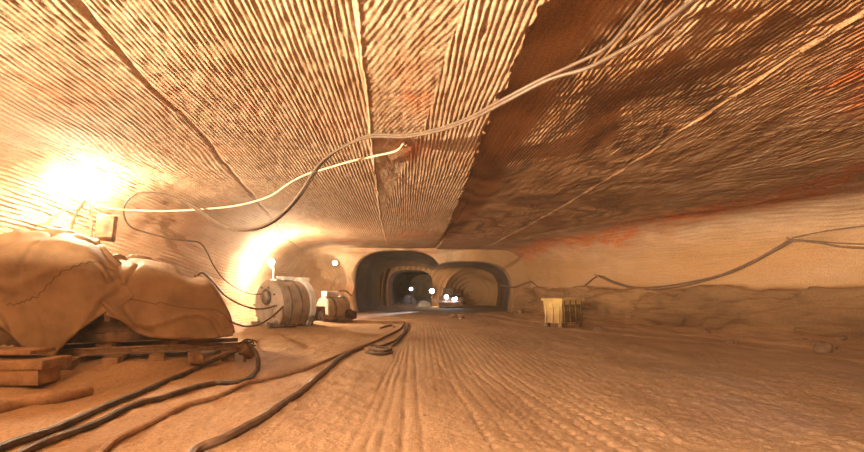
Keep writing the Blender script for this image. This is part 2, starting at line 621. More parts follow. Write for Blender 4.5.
def floor_relief(x, Y, fine=True):
    x = np.asarray(x, float)
    Y = np.asarray(Y, float)
    h = 0.035 * fbm(x * 0.5, Y * 0.35, 61, 3)
    # bank that carries the track
    ds = seg_dist(x, Y, (-9.5, 7.4), (-3.9, 9.75))
    h = h + 0.15 * smooth(1.7, 0.4, ds)
    ds2 = seg_dist(x, Y, (-5.9, 7.3), (-4.3, 8.3))
    h = h + 0.08 * smooth(0.8, 0.1, ds2) * (1 + 0.8 * fbm(x * 2, Y * 2, 62, 3))
    # bank under the parked machines
    h = h + 0.10 * smooth(2.4, 0.8, seg_dist(x, Y, (-5.6, 18.5), (-3.6, 22.5)))
    # loose muck at the foot of the right wall
    w = xR(np.clip(Y, 0, 29)) - x
    h = h + np.where(Y < 29, 0.13 * smooth(2.6, 0.0, w), 0)
    h = h + np.where(Y < 29, 0.05 * np.exp(-((w - 2.2 - 0.5 * vnoise(Y * 0.35, Y * 0, 63)) / 0.16) ** 2), 0)
    h = h + np.where(Y < 29, 0.045 * np.exp(-((w - 3.4 - 0.7 * vnoise(Y * 0.3, Y * 0, 64)) / 0.2) ** 2), 0)
    # slightly hollow roadway
    h = h - 0.03 * np.exp(-((x - 1.0) / 2.4) ** 2)
    if not fine:
        return h
    loose = smooth(0.3, -1.4, x + 0.12 * (Y - 6))
    h = h + loose * (0.045 * fbm(x * 3.0, Y * 2.2, 65, 5) + 0.018 * np.clip(fbm(x * 9, Y * 7, 66, 3), 0, 1))
    h = h + 0.020 * fbm(x * 5, Y * 3.5, 67, 5) + 0.006 * fbm(x * 22, Y * 16, 77, 2)
    tread = 0.5 + 0.5 * np.sign(np.sin(Y * 2 * PI / 0.19 + 3 * vnoise(x * 2, Y * 0.6, 68)))
    # wheel ruts running to the portal
    r = 0
    for k, (xs, w_, dp) in enumerate([([-0.02, -0.0, 0.1, 0.2], .035, .05), ([-0.22, -0.17, 0.02, 0.15], .03, .035), ([-0.36, -0.28, -0.05, 0.1], .03, .04),
                                      ([-0.52, -0.40, -0.12, .02], .03, .03), ([0.16, .16, .25, .3], .03, .03)]):
        r = r + dp * rut(x + 0.02 * vnoise(Y * 1.3, Y * 0, 70 + k), Y, [4, 6, 12, 28], xs, w_)
    h = h - 0.7 * r * smooth(15, 8, Y) * (0.6 + 0.4 * vnoise(x * 3, Y * 2, 69))
    ln = 0
    ph = (x - 0.035 * (Y - 8)) / 0.125 + 0.05 * vnoise(Y * 0.4, x * 0.3, 72)
    lanes = smooth(0.15, 0.5, x + 0.0 * Y) * smooth(4.2, 2.2, x) * smooth(26, 14, Y) * smooth(5.5, 9, Y)
    h = h + 0.008 * lanes * (np.abs(np.sin(ph * PI)) - 0.5)
    # tread prints fanning out to the right foreground
    for k in range(9):
        x0 = 0.78 + 0.19 * k
        c = x0 + 0.012 * (k + 1) * (7 - Y) - 0.055 * (Y - 4) * 0.3
        g = np.exp(-((x - c - 0.02 * vnoise(Y * 1.5, Y * 0, 80 + k)) / 0.03) ** 2)
        h = h - 0.034 * g * smooth(11, 7, Y) * (0.05 + 1.15 * tread) * (0.65 + 0.5 * vnoise(Y * 0.8, Y * 0 + k, 90))
    # wide sweeping tracks to the right
    rr = np.hypot(x - 0.5, (Y - 27.0) * 0.62)
    sweep = np.abs(np.sin(rr * PI / 0.42 + 1.2 * fbm(x * 0.4, Y * 0.4, 92, 3)))
    h = h + 0.011 * sweep * smooth(2.2, 3.6, x) * np.clip(0.45 + 0.8 * vnoise(x * 0.5, Y * 0.5, 93), 0, 1)
    h = h + 0.022 * smooth(0.6, 2.5, x) * np.clip(fbm(x * 11, Y * 11, 94, 4), -0.2, 1) * smooth(9, 6, Y)
    # rubble and lumps by the right wall
    w = xR(np.clip(Y, 0, 29)) - x
    h = h + np.where(Y < 29, smooth(3.2, 0.6, w) * 0.10 * np.clip(fbm(x * 2.2, Y * 1.6, 95, 5), -0.3, 1), 0)
    return h


def build_floor():
    Y = np.concatenate([np.linspace(-4.6, 3.4, 20)[:-1], y_rows(3.4, 30.0, 0.0046, 1.2, 0.02), np.linspace(30.5, 66, 60)])
    n = 1500
    t = np.linspace(0, 1, n)
    xa = np.where(Y < 30, xL(np.clip(Y, -5, 30)) - 0.4, -7.6)
    xb = np.where(Y < 30, xR(np.clip(Y, -5, 30)) + 1.0, 9.5)
    X = xa[:, None] + (xb - xa)[:, None] * t[None]
    YY = Y[:, None] + 0 * X
    Z = floor_relief(X, YY)
    mauve = smooth(1.5, 5.0, X - 0.2 * (YY - 5)) * smooth(11, 6, YY) * np.clip(0.35 + 1.0 * fbm(X * 1.3, YY * 1.0, 97, 4), 0, 1)  # mottled tint in place of cooler light from the right
    structure(grid_mesh('floor', np.stack([X, YY, Z], -1), M_FLOOR, np.clip(mauve, 0, 1) * 0.8))


build_floor()


def fz(x, Y):
    return float(floor_relief(np.array([x]), np.array([Y]))[0])


def on_floor(px, py, lift=0.0):
    Y = 8.0
    for _ in range(12):
        z = fz((px - CX) / F * Y, Y) + lift
        Y = 0.5 * Y + 0.5 * F * (CAM_H - z) / max(py - CY, 3)
    return Vector(((px - CX) / F * Y, Y, CAM_H + (CY - py) / F * Y))


# ------------------------------------------------------------------ end wall, portals and the headings beyond
TH = np.concatenate([np.linspace(PI, PI * 0.75, 60)[:-1], np.linspace(PI * 0.75, PI * 0.25, 160)[:-1], np.linspace(PI * 0.25, 0, 70)])


def oval(cx_, a, top, zc, n):
    """outline of a bored oval standing on the floor, left foot to right foot"""
    k = np.linspace(0, PI, 361)
    c, s = np.cos(k), np.sin(k)
    x = -a * np.sign(c) * np.abs(c) ** (2 / n)
    z = zc + (top - zc) * s ** (2 / n)
    lz = np.linspace(0, zc, 20)[:-1]
    lx = a * (1 - 0.07 * ((zc - lz) / zc) ** 2)
    X = np.concatenate([-lx, x, lx[::-1]]) + cx_
    Z = np.concatenate([lz, z, lz[::-1]])
    return X, Z


def polar(X, Z, c):
    th = np.arctan2(np.maximum(Z, 0), X - c)
    r = np.hypot(X - c, Z)
    o = np.argsort(th)
    return th[o], r[o]


def union_r(c, shapes):
    R = np.zeros_like(TH)
    for (X, Z) in shapes:
        inside = (X.min() < c < X.max())
        if inside:
            th, r = polar(X, Z, c)
            R = np.maximum(R, np.interp(TH, th, r))
        else:
            # far boundary of an oval that does not hold the pole
            th = np.arctan2(np.maximum(Z, 0), X - c)
            r = np.hypot(X - c, Z)
            for k in range(len(TH)):
                m = np.abs(th - TH[k]) < 0.02
                if m.any():
                    R[k] = max(R[k], r[m].max())
    return R


def rect_r(c, x0, x1, top):
    R = []
    for t in TH:
        cs, sn = math.cos(t), math.sin(t)
        k = 1e9
        if cs > 1e-6:
            k = min(k, (x1 - c) / cs)
        if cs < -1e-6:
            k = min(k, (x0 - c) / cs)
        if sn > 1e-6:
            k = min(k, top / sn)
        R.append(k)
    return np.array(R)


PC = 1.7


def portal_r(f):
    """f = 0 at the mouth .. 1 at the far end"""
    L = oval(-0.40 + 0.75 * f, 2.62 - 0.25 * f, 3.80 - 0.45 * f, 1.7, 3.0)
    R = oval(3.75 + 1.0 * f, 2.62 + 0.75 * f, 3.12 + 0.2 * f, 1.35, 2.8)
    return union_r(PC, [L, R])


def ring_pts(c, R, Y):
    return np.stack([c + R * np.cos(TH), np.full_like(R, Y), R * np.sin(TH) - 0.02], -1)


def build_end():
    # wall around the portals, with a shallow bored dish on its left
    r0 = portal_r(0)
    r1 = rect_r(PC, -7.9, 8.4, 4.3)
    n = 130
    k = np.linspace(0, 1, n) ** 1.2
    V = []
    for q in k:
        R = r0 + (r1 - r0) * q
        p = ring_pts(PC, R, Y_END)
        V.append(p)
    V = np.array(V)
    x, z = V[..., 0], V[..., 2]
    lip = np.exp(-(k / 0.03) ** 2)[:, None]
    dx, dz = (x + 5.3) / 1.75, (z - 2.0) / 1.75
    rr = np.sqrt(dx ** 2 + dz ** 2)
    dish = np.clip(1 - rr ** 3, 0, 1)
    rings = np.abs(np.sin(rr * PI * 7)) * 0.05 * smooth(1.25, 0.9, rr)
    dx2, dz2 = (x + 3.9) / 0.8, (z - 1.6) / 0.8
    r2 = np.sqrt(dx2 ** 2 + dz2 ** 2)
    dish2 = np.clip(1 - r2 ** 4, 0, 1)
    V[..., 1] = Y_END + 0.12 * fbm(x * 0.8, z * 0.9, 101, 4) + lip * 0.18 + 1.3 * dish + rings + 0.3 * dish2 + 0.04 * np.abs(np.sin(r2 * PI * 5)) * smooth(1.3, 0.9, r2)
    st = np.clip(fbm(x * 0.6, z * 0.8, 103, 4) * 1.2 - 0.05, 0, 1)
    structure(grid_mesh('wall_back', V, M_ROCK, st, flip=True, dirt_shade=0.75 * smooth(2.5, 5.0, x) + 0.25 * smooth(-2, -5, x) * smooth(3.9, 2.5, z)))
    # the double heading behind the portals
    Ys = np.linspace(Y_END, 43.0, 190)
    V = []
    for Yv in Ys:
        f = (Yv - Y_END) / 14.0
        V.append(None if False else (f, Yv))
    base0, base1 = portal_r(0), portal_r(1)
    W = []
    for f, Yv in V:
        R = base0 * (1 - f) + base1 * f
        R = R + 0.05 * np.abs(math.sin(Yv * PI / 0.62)) + 0.18 * smooth(0, 0.03, np.array(f))
        W.append(ring_pts(PC, R, Yv))
    W = np.array(W)
    W[..., 0] += 0.03 * fbm(W[..., 1] * 2, W[..., 2] * 2, 105, 3)
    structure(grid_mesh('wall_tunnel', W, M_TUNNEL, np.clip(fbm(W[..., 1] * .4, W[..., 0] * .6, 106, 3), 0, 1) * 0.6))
    # far wall of the heading: opening on the left, bored dish on the right
    c2 = 0.45
    o0 = union_r(c2, [oval(0.45, 2.02, 3.2, 1.55, 3.2)])
    o1 = rect_r(c2, -3.5, 9.5, 4.2)
    n = 110
    V = np.array([ring_pts(c2, o0 + (o1 - o0) * q, 43.0) for q in np.linspace(0, 1, n) ** 1.2])
    x, z = V[..., 0], V[..., 2]
    rr = np.hypot((x - 6.1) / 2.6, (z - 1.1) / 2.3)
    V[..., 1] = 42.6 + 2.2 * np.clip(1 - rr ** 2.2, 0, 1) + 0.10 * np.abs(np.sin(rr * PI * 6)) + 0.08 * fbm(x, z, 107, 3)
    structure(grid_mesh('wall_heading', V, M_ROCK, np.clip(fbm(x, z, 108, 3), 0, 1) * 0.7, flip=True, dirt_shade=0.5 + 0 * x))
    # chamber past the opening
    o0 = union_r(c2, [oval(0.45, 2.02, 3.2, 1.55, 3.2)])
    W = []
    for Yv in np.linspace(42.7, 62.0, 150):
        f = (Yv - 42.7) / 19.3
        W.append(ring_pts(c2 + 0.9 * f, o0 * (1 + 0.12 * f) + 0.06 * abs(math.sin(Yv * PI / 0.7)), Yv))
    for q in np.linspace(0.97, 0.0, 40):
        p = ring_pts(c2 + 0.9, o0 * 1.12 * q, 62.0 + 1.2 * (1 - q * q))
        W.append(p)
    W = np.array(W)
    structure(grid_mesh('wall_far', W, M_ROCK, np.clip(fbm(W[..., 1] * .4, W[..., 0] * .8, 109, 3), 0, 1) * 0.7))
    # wall behind the camera
    xs = np.linspace(-9.5, 14.5, 120)
    zs = np.linspace(-0.4, 4.3, 40)
    X, Z = np.meshgrid(xs, zs)
    V = np.stack([X, -4.3 + 0.15 * fbm(X * 0.7, Z * 0.9, 110, 4), Z], -1)
    structure(grid_mesh('wall_front', V, M_ROCK, np.clip(fbm(X, Z, 111, 3), 0, 1) * 0.5))


build_end()

def ceil_z(x, Y):
    d, _ = ceiling_relief(np.array([float(x)]), np.array([float(Y)]))
    return H - float(d[0])


def on_ceil(px, py, drop=0.03):
    Y = 7.0
    for _ in range(10):
        z = ceil_z((px - CX) / F * Y, Y) - drop
        Y = 0.5 * Y + 0.5 * (z - CAM_H) * F / (CY - py)
    return at(px, py, Y)


def on_right(px, py, gap=0.06):
    """a point just in front of the right wall"""
    lo, hi = 5.0, Y_END - 0.4
    k = (px - CX) / F
    for _ in range(40):
        m = 0.5 * (lo + hi)
        z = CAM_H + (CY - py) / F * m
        wx = float(xR(m)) + float(np.interp(z, [1.5, 1.75, 2.3, 2.85, 3.38, 3.72], [0.86, 0.95, 0.92, 0.70, 0.25, -0.4])) - gap
        if k * m < wx:
            lo = m
        else:
            hi = m
    return at(px, py, lo)


def sphere(name, p, r, mat, parent=None, sq=(1, 1, 1)):
    b = MB()
    b.lathe([(-r * math.cos(k * PI / 12), r * math.sin(k * PI / 12)) for k in range(13)], (0, 0, 0), (0, 0, 1), 20)
    for v_ in b.bm.verts:
        v_.co = Vector((v_.co.x * sq[0] + p[0], v_.co.y * sq[1] + p[1], v_.co.z * sq[2] + p[2]))
    return b.build(name, mat, parent)


def spot(name, p, target, energy, color, angle, blend, radius, parent=None):
    l = bpy.data.lights.new(name, 'SPOT')
    l.energy = energy
    l.color = color
    l.spot_size = math.radians(angle)
    l.spot_blend = blend
    l.shadow_soft_size = radius
    o = bpy.data.objects.new(name, l)
    col.objects.link(o)
    o.location = p
    o.rotation_euler = (Vector(target) - Vector(p)).to_track_quat('-Z', 'Y').to_euler()
    return o


M_MIDCABLE = simple('tan_cable', (0.085, 0.050, 0.028), 0.6, 0.25, 9, 0, 0.15, 40)
LAMP = (1.0, 0.79, 0.53)
# ------------------------------------------------------------------ covered machine on its track
ANG = math.atan2(TD[1], TD[0])
ORG = Vector((TR0[0], TR0[1], 0))


def loc(px, py, v):
    """photo ray met with the upright plane at depth v behind the track's middle -> (u, v, z)"""
    a, b_ = (px - CX) / F, (CY - py) / F
    t = (v + TR0[0] * TN[0] + TR0[1] * TN[1]) / (a * TN[0] + TN[1])
    x, y = a * t, t
    u = (x - TR0[0]) * TD[0] + (y - TR0[1]) * TD[1]
    return Vector((u, v, CAM_H + b_ * t))


U_END = loc(241, 347, -0.45).x
U_BEG = -0.55
track = thing('rail_track', 'short dusty steel rail track under the canvas covered machine', 'rail track', ORG, ANG)
RZ = 0.38
for v in (-0.45, 0.45):
    b = MB()
    b.box(((U_BEG + U_END) / 2, v, RZ - 0.02), (U_END - U_BEG, 0.07, 0.04), bev=0.008)
    b.box(((U_BEG + U_END) / 2, v, RZ - 0.075), (U_END - U_BEG, 0.02, 0.08))
    b.box(((U_BEG + U_END) / 2, v, RZ - 0.12), (U_END - U_BEG, 0.12, 0.02))
    b.build('rail', M_RAIL, track)
us = np.arange(U_BEG + 0.3, U_END - 0.1, 0.62)
for i, u in enumerate(us):
    L_ = 2.1 + random.uniform(-0.15, 0.15)
    b = MB()
    b.box((u, random.uniform(-0.12, 0.0), RZ - 0.21), (0.24, L_, 0.16), Matrix.Rotation(random.uniform(-.05, .05), 3, 'Z'), 0.015)
    b.build('sleeper', M_TIMBER, track)

mach = thing('mining_machine', 'dark wheeled machine hidden under two tan canvas covers on the rails', 'machine', ORG, ANG)
b = MB()
UB1 = loc(228, 330, -0.5).x
b.box(((-0.45 + UB1) / 2, 0, 0.70), (UB1 + 0.45 - 0.2, 1.15, 0.22), bev=0.03)
for v in (-0.55, 0.55):
    b.box(((-0.45 + UB1) / 2, v, 0.56), (UB1 + 0.45 - 0.3, 0.10, 0.16), bev=0.015)
b.build('chassis', M_DARK, mach)
UM = loc(115, 310, -0.5).x
b = MB()
b.box(((-0.4 + UM) / 2 - 0.1, 0.05, 1.25), (UM + 0.4 - 0.3, 1.0, 1.0), bev=0.08)
b.box(((-0.4 + UM) / 2 - 0.1, 0.0, 1.9), (UM + 0.4 - 0.9, 0.6, 0.6), bev=0.12)
b.build('body', M_DARK, mach)
b = MB()
b.box(((UM + UB1) / 2, 0.05, 1.0), (UB1 - UM - 0.5, 0.85, 0.5), bev=0.08)
b.build('tail', M_RUST, mach)
wheels = [-0.1, 0.75, UM - 0.15, UM + 0.9, UB1 - 0.55]
for u in wheels:
    for v in (-0.45, 0.45):
        s_ = -1 if v < 0 else 1
        w_ = MB().lathe([(0, 0.02), (0, 0.17), (0.05, 0.18), (0.08, 0.18), (0.082, 0.145), (0.12, 0.14), (0.125, 0.05), (0.16, 0.04)],
                        (u, v - s_ * 0.05, RZ + 0.145), (0, s_, 0), 24).build('wheel', M_RUST, mach)
pL = loc(107, 312, -0.72)
b = MB()
b.box((pL.x, -0.66, pL.z), (0.10, 0.06, 0.34), bev=0.02)
b.box((pL.x + 0.0, -0.70, pL.z + 0.12), (0.05, 0.05, 0.10), bev=0.01)
latch = b.build('latch', M_GREY, mach)
b = MB()
b.box((pL.x, -0.58, pL.z), (0.5, 0.10, 0.5), bev=0.02)
b.build('side_plate', M_DARK, mach)
for px_ in (5, 13):
    q = loc(px_, 348, -0.7)
    MB().lathe([(0, 0.03), (0.10, 0.03), (0.11, 0.055), (0.15, 0.05), (0.16, 0.02)], (q.x, -0.62, q.z), (0, -1, 0), 16).build('buffer', M_GREY, mach)


def tarp(name, rows, label, lip=0.0, seed=1, seams=(), group=None, vs_=(-0.86, -0.74, 0.05)):
    root = thing(name, label, 'tarpaulin', ORG, ANG)
    keys = []
    for hem, sh, rg in rows:
        a = loc(*hem, vs_[0])
        c = loc(*sh, vs_[1])
        r = loc(*rg, vs_[2])
        mid = a.lerp(c, 0.5) + Vector((0, 0.03, 0))
        rs = c.lerp(r, 0.55) + Vector((0, -0.02, 0.05))
        bs = Vector((r.x, 0.72, c.z + 0.05))
        bh = Vector((r.x, 0.84, 0.75))
        keys.append([a, mid, c, rs, r, Vector((r.x, 0.45, (r.z * 2 + bs.z) / 3)), bs, (bs + bh) / 2, bh])
    nu, nv = 14, 12
    cols_ = [catmull(k, nv) for k in keys]
    G = []
    for j in range(len(cols_[0])):
        G.append(catmull([c[j] for c in cols_], nu))
    V = np.array([[tuple(p) for p in row] for row in G])     # (profile, along)
    V = np.transpose(V, (1, 0, 2))
    du = np.gradient(V, axis=0)
    dv = np.gradient(V, axis=1)
    N = np.cross(du, dv)
    N /= np.linalg.norm(N, axis=-1, keepdims=True) + 1e-9
    if N[len(N) // 2, 30, 1] > 0:
        N = -N
    j = np.arange(V.shape[1])[None, :] / V.shape[1]
    u = V[..., 0]
    hang = smooth(0.30, 0.0, j)
    fold = 0.05 * fbm(u * 1.1, j * 2.0, seed, 2) + 0.022 * hang * np.sin(u * 6.5 + 3 * fbm(u, j * 2, seed + 5, 2)) + 0.006 * fbm(u * 5, j * 10, seed + 2, 2)
    cr = np.abs(vnoise(u * 1.1 + j * 2.2, u * -0.6 + j * 4.0, seed + 9))
    fold = fold + 0.075 * np.exp(-(cr / 0.09) ** 2)
    cr2 = np.abs(vnoise(u * 1.5 - j * 3.0, u * 0.5 + j * 3.0, seed + 19))
    fold = fold - 0.05 * np.exp(-(cr2 / 0.10) ** 2)
    V = V + N * fold[..., None]
    V[..., 2] = np.maximum(V[..., 2], 0.2)
    o = grid_mesh('sheet', V, M_CANVAS, parent=root)
    m = o.modifiers.new('thickness', 'SOLIDIFY')
    m.thickness = 0.012
    m.offset = -1
    for jf, i0, i1, rr in seams:
        i0, i1 = int(i0 * (len(V) - 1)), int(i1 * (len(V) - 1))
        pts = []
        for k in range(i0, i1 + 1, 2):
            jj = jf[0] + (jf[1] - jf[0]) * (k - i0) / max(i1 - i0, 1)
            jj = int(np.clip(jj * (V.shape[1] - 1), 0, V.shape[1] - 1))
            pts.append(Vector(V[k, jj]) + Vector(N[k, jj]) * 0.004)
        MB().tube(pts, rr, 6, 2).build('seam', M_SEAM, root)
    return root


tarp('tarpaulin',
     [((-45, 322), (-45, 268), (-47, 250)), ((-20, 322), (-22, 266), (-24, 246)), ((4, 330), (0, 261), (-2, 240)), ((22, 346), (18, 256), (18, 233)), ((44, 362), (36, 252), (38, 230)),
      ((72, 337), (62, 250), (62, 228)), ((103, 314), (90, 256), (82, 233)), ((121, 304), (110, 270), (100, 246)),
      ((131, 294), (123, 279), (112, 259))],
     'larger tan canvas cover draped over the tall end of the machine, nearest the picture edge', seed=3,
     seams=[((0.10, 0.27), 0.28, 0.93, 0.013)], vs_=(-0.90, -0.80, 0.05))
tarp('tarpaulin',
     [((106, 316), (98, 284), (96, 262)), ((122, 322), (116, 278), (113, 258)), ((138, 334), (134, 272), (130, 259)), ((158, 338), (155, 276), (151, 262)),
      ((182, 339), (177, 284), (172, 267)), ((204, 339), (196, 288), (186, 279)), ((222, 338), (214, 291), (206, 279)),
      ((232, 336), (228, 312), (219, 296)), ((233, 334), (231, 324), (229, 318))],
     'lower tan canvas cover over the tail of the machine, right of the tall one', seed=8,
     seams=[((0.14, 0.16), 0.15, 0.95, 0.013)])

# ------------------------------------------------------------------ floodlight above it
P1 = at(88, 190, 10.05)
lampA = thing('floodlight', 'blazing floodlight on a pole behind the tall canvas covered machine', 'lamp', (P1.x, P1.y, 0))
fz1 = fz(P1.x, P1.y)
o1 = Vector((P1.x, P1.y, 0))
b = MB()
b.tube([(0, 0.10, fz1 - 0.05), (0, 0.10, P1.z - 0.25)], 0.03, 10, 1, False)
for a in (0.3, 2.4, 4.5):
    b.tube([(0, 0.10, 0.9), (0.55 * math.cos(a), 0.10 + 0.55 * math.sin(a), fz(P1.x + .55 * math.cos(a), P1.y + .1 + .55 * math.sin(a)))], 0.018, 8, 1, False)
b.build('pole', M_RUST, lampA)
b = MB()
b.lathe([(0, 0.03), (0.10, 0.045), (0.16, 0.05), (0.17, 0.02)], (0, 0, P1.z - 0.26), (0, 0, 1), 16)
b.tube([(0, 0.10, P1.z - 0.27), (0, 0, P1.z - 0.25)], 0.02, 8, 1, False)
b.build('socket', M_GREY, lampA)
sphere('bulb', (0, 0, P1.z), 0.085, emis('warm_lamp_glow', LAMP, 8500), lampA)
pb = at(96, 226, 9.75) - o1
b = MB()
b.box((pb.x, 0.04, pb.z), (0.36, 0.16, 0.55), Matrix.Rotation(0.12, 3, 'Y'), 0.02)
b.box((pb.x, -0.045, pb.z + 0.1), (0.22, 0.012, 0.16), Matrix.Rotation(0.12, 3, 'Y'), 0.004)
b.build('ballast_box', M_RUST, lampA)
q = [at(x_, y_, 9.75) - o1 for x_, y_ in ((70, 234), (76, 214), (86, 200))]
MB().tube(q, 0.025, 8).build('brace', M_RUST, lampA)

P2 = at(271, 262, 20.5)
lampB = thing('floodlight', 'blazing floodlight above the grey drum shaped machine', 'lamp', (P2.x, P2.y, 0))
b = MB()
f2 = fz(P2.x - 0.1, P2.y + 0.7)
b.tube([(-0.1, 0.7, f2 - 0.05), (-0.1, 0.7, P2.z - 0.1), (0.0, 0.3, P2.z - 0.02)], 0.035, 10, 4)
b.build('pole', M_RUST, lampB)
MB().lathe([(0, 0.04), (0.10, 0.06), (0.16, 0.06), (0.18, 0.03)], (0, 0, P2.z - 0.30), (0, 0, 1), 16).build('socket', M_GREY, lampB)
sphere('bulb', (0, 0, P2.z), 0.13, emis('warm_lamp_glow_far', LAMP, 4200), lampB)

P3 = at(335, 263, 28.4)
lampC = thing('wall_lamp', 'small round lamp glowing on the end wall left of the portals', 'lamp', tuple(P3))
sphere('bulb', (0, 0, 0), 0.12, emis('small_lamp_glow', LAMP, 260), lampC)
b = MB()
b.lathe([(0, 0.03), (0.02, 0.12), (0.08, 0.13), (0.09, 0.06)], (0, 0.22, 0.02), (0, -1, 0), 16)
b.tube([(0, 0.2, 0.02), (0, 1.4, 0.05)], 0.02, 6, 1, False)
b.build('housing', M_RUST, lampC)

# fill light added outside the frame, behind the camera on the left
PW = Vector((-6.5, -1.5, 2.6))
wl = thing('fill_light', 'added unseen tripod fill light beside the left wall behind the viewer', 'lamp', (PW.x, PW.y, 0))
b = MB()
b.tube([(0, 0, 0.9), (0, 0, 2.45)], 0.025, 8, 1, False)
for a in (0.2, 2.3, 4.4):
    b.tube([(0, 0, 1.0), (0.5 * math.cos(a), 0.5 * math.sin(a), fz(PW.x + .5 * math.cos(a), PW.y + .5 * math.sin(a)))], 0.02, 8, 1, False)
b.build('tripod', M_RUST, wl)
MB().lathe([(0, 0.04), (0.02, 0.13), (0.16, 0.17), (0.16, 0.15), (0.05, 0.1)], (-0.12, -0.12, 2.55), (0.6, 0.7, 0.15), 20).build('reflector', M_GREY, wl)
MB().box((0.15, 0.42, 2.545), (1.0, 1.0, 0.012), Matrix.Rotation(0.9, 3, 'Z')).build('light_shield', M_DARK, wl)  # added plate that keeps this light off the canvas and near floor
spot('fill_light_beam', PW + Vector((0.06, 0.06, 0.0)), (0.5, 6, 4.4), 38000, LAMP, 130, 0.6, 0.05)

PW2 = Vector((-2.6, -3.0, 3.1))  # second fill light, added out of view to brighten the floor
wl2 = thing('fill_light', 'added unseen tripod fill light behind the viewer near the middle, turned down at the road', 'lamp', (PW2.x, PW2.y, 0))
b = MB()
b.tube([(0, 0, 0.9), (0, 0, 3.0)], 0.025, 8, 1, False)
for a in (0.2, 2.3, 4.4):
    b.tube([(0, 0, 1.0), (0.5 * math.cos(a), 0.5 * math.sin(a), fz(PW2.x + .5 * math.cos(a), PW2.y + .5 * math.sin(a)))], 0.02, 8, 1, False)
b.build('tripod', M_RUST, wl2)
MB().lathe([(0, 0.04), (0.02, 0.13), (0.16, 0.17), (0.16, 0.15), (0.05, 0.1)], (-0.06, -0.14, 3.14), (0.45, 0.85, -0.25), 20).build('reflector', M_GREY, wl2)
spot('fill_light_beam', PW2 + Vector((0.03, 0.1, 0.0)), (3.4, 7.5, 0.0), 10500, (1.0, 0.76, 0.54), 64, 0.8, 0.10)

# ------------------------------------------------------------------ drum shaped machine and its neighbour
def drum_machine():
    c = at(280, 304, 17.9)
    x0, y0 = c.x, c.y
    zf = fz(x0, y0)
    t = thing('drum_machine', 'bulky grey drum shaped machine with cables plugged into its face', 'machine', (x0, y0, 0), math.atan2(0.74, 0.67))
    zc = c.z - 0.03
    R = 0.93
    # local x runs along the axis, away from the face
    b = MB()
    b.lathe([(-0.62, 0.02), (-0.62, 0.60), (-0.58, 0.72), (-0.52, R * 0.93), (-0.46, R), (0.62, R), (0.70, R * 0.96)], (0, 0, zc), (1, 0, 0), 40)
    b.build('drum', M_GREY, t)
    b = MB()
    for k in (-0.15, 0.28):
        b.lathe([(k, R - 0.02), (k, R + 0.03), (k + 0.07, R + 0.03), (k + 0.07, R - 0.02)], (0, 0, zc), (1, 0, 0), 40)
    b.build('band', M_DGREY, t)
    b = MB()
    b.lathe([(0.72, 0.5), (0.72, R + 0.05), (0.92, R + 0.07), (0.95, R), (0.95, 0.5)], (0, 0, zc), (1, 0, 0), 40)
    b.build('collar', M_PALE, t)
    b = MB()
    b.lathe([(-0.66, 0.30), (-0.66, 0.26), (-0.74, 0.24), (-0.80, 0.15), (-0.80, 0.02)], (0, -0.12, zc + 0.30), (1, 0, 0), 24)
    b.build('hub', M_DGREY, t)
    for k in range(10):
        a = 2 * PI * k / 10
        MB().lathe([(-0.66, 0.035), (-0.615, 0.035)], (0, 0.76 * math.cos(a) * 0.72 / 0.76, zc + 0.72 * math.sin(a) * 0.93), (1, 0, 0), 8).build('bolt', M_DGREY, t)
    b = MB()
    for s_ in (-0.55, 0.55):
        b.box((0.1, s_, zf + 0.08), (1.9, 0.16, 0.16), bev=0.02)
    for k in (-0.5, 0.1, 0.7):
        b.box((k, 0, zf + 0.17), (0.14, 1.3, 0.12), bev=0.015)
    b.build('skid', M_DGREY, t)
    b = MB()
    b.box((0.15, -0.1, zc + R + 0.05), (0.5, 0.5, 0.14), bev=0.02)
    b.box((0.95, -0.05, zc + R + 0.02), (0.4, 0.45, 0.16), bev=0.02)
    b.build('top_box', M_PALE, t)
    b = MB()
    b.box((1.25, -0.35, zf + 0.42), (0.5, 0.9, 0.55), bev=0.04)
    b.lathe([(0, 0.16), (0.2, 0.16), (0.22, 0.08), (0.3, 0.08)], (1.2, -0.8, zf + 0.35), (0, -1, 0), 16)
    b.lathe([(0, 0.12), (0.16, 0.12), (0.18, 0.05)], (0.75, -0.85, zf + 0.25), (0, -1, 0), 16)
    b.build('pump', M_DGREY, t)
    return t, c


drum, DC = drum_machine()

c3 = at(332, 308, 20.6)
f3 = fz(c3.x, c3.y)
m3 = thing('winch_machine', 'small mauve grey machine with a pale box on top beside the drum machine', 'machine', (c3.x, c3.y, 0), 0.75)
b = MB()
b.lathe([(-0.5, 0.05), (-0.5, 0.46), (-0.44, 0.52), (0.42, 0.52), (0.48, 0.44)], (0, 0, c3.z - 0.05), (1, 0, 0), 28)
b.build('body', M_GREY, m3)
b = MB()
b.lathe([(-0.2, 0.5), (-0.2, 0.57), (-0.12, 0.57), (-0.12, 0.5)], (0, 0, c3.z - 0.05), (1, 0, 0), 28)
b.lathe([(0.46, 0.3), (0.46, 0.6), (0.54, 0.6), (0.54, 0.3)], (0, 0, c3.z - 0.05), (1, 0, 0), 28)
b.build('flange', M_DGREY, m3)
b = MB()
b.box((-0.1, 0.0, c3.z + 0.60), (0.62, 0.42, 0.22), bev=0.03)
b.build('top_box', M_PALE, m3)
b = MB()
b.box((0, 0, f3 + 0.10), (1.5, 1.0, 0.2), bev=0.03)
b.box((-0.1, 0, f3 + 0.22), (1.0, 0.8, 0.15), bev=0.02)
b.build('skid', M_DGREY, m3)
b = MB()
b.box((0.75, -0.35, f3 + 0.25), (0.4, 0.35, 0.35), bev=0.04)
b.lathe([(0, 0.2), (0.12, 0.2), (0.14, 0.06), (0.22, 0.06)], (0.5, -0.5, f3 + 0.32), (0, -1, 0), 18)
b.build('motor', M_DARK, m3)
b = MB()
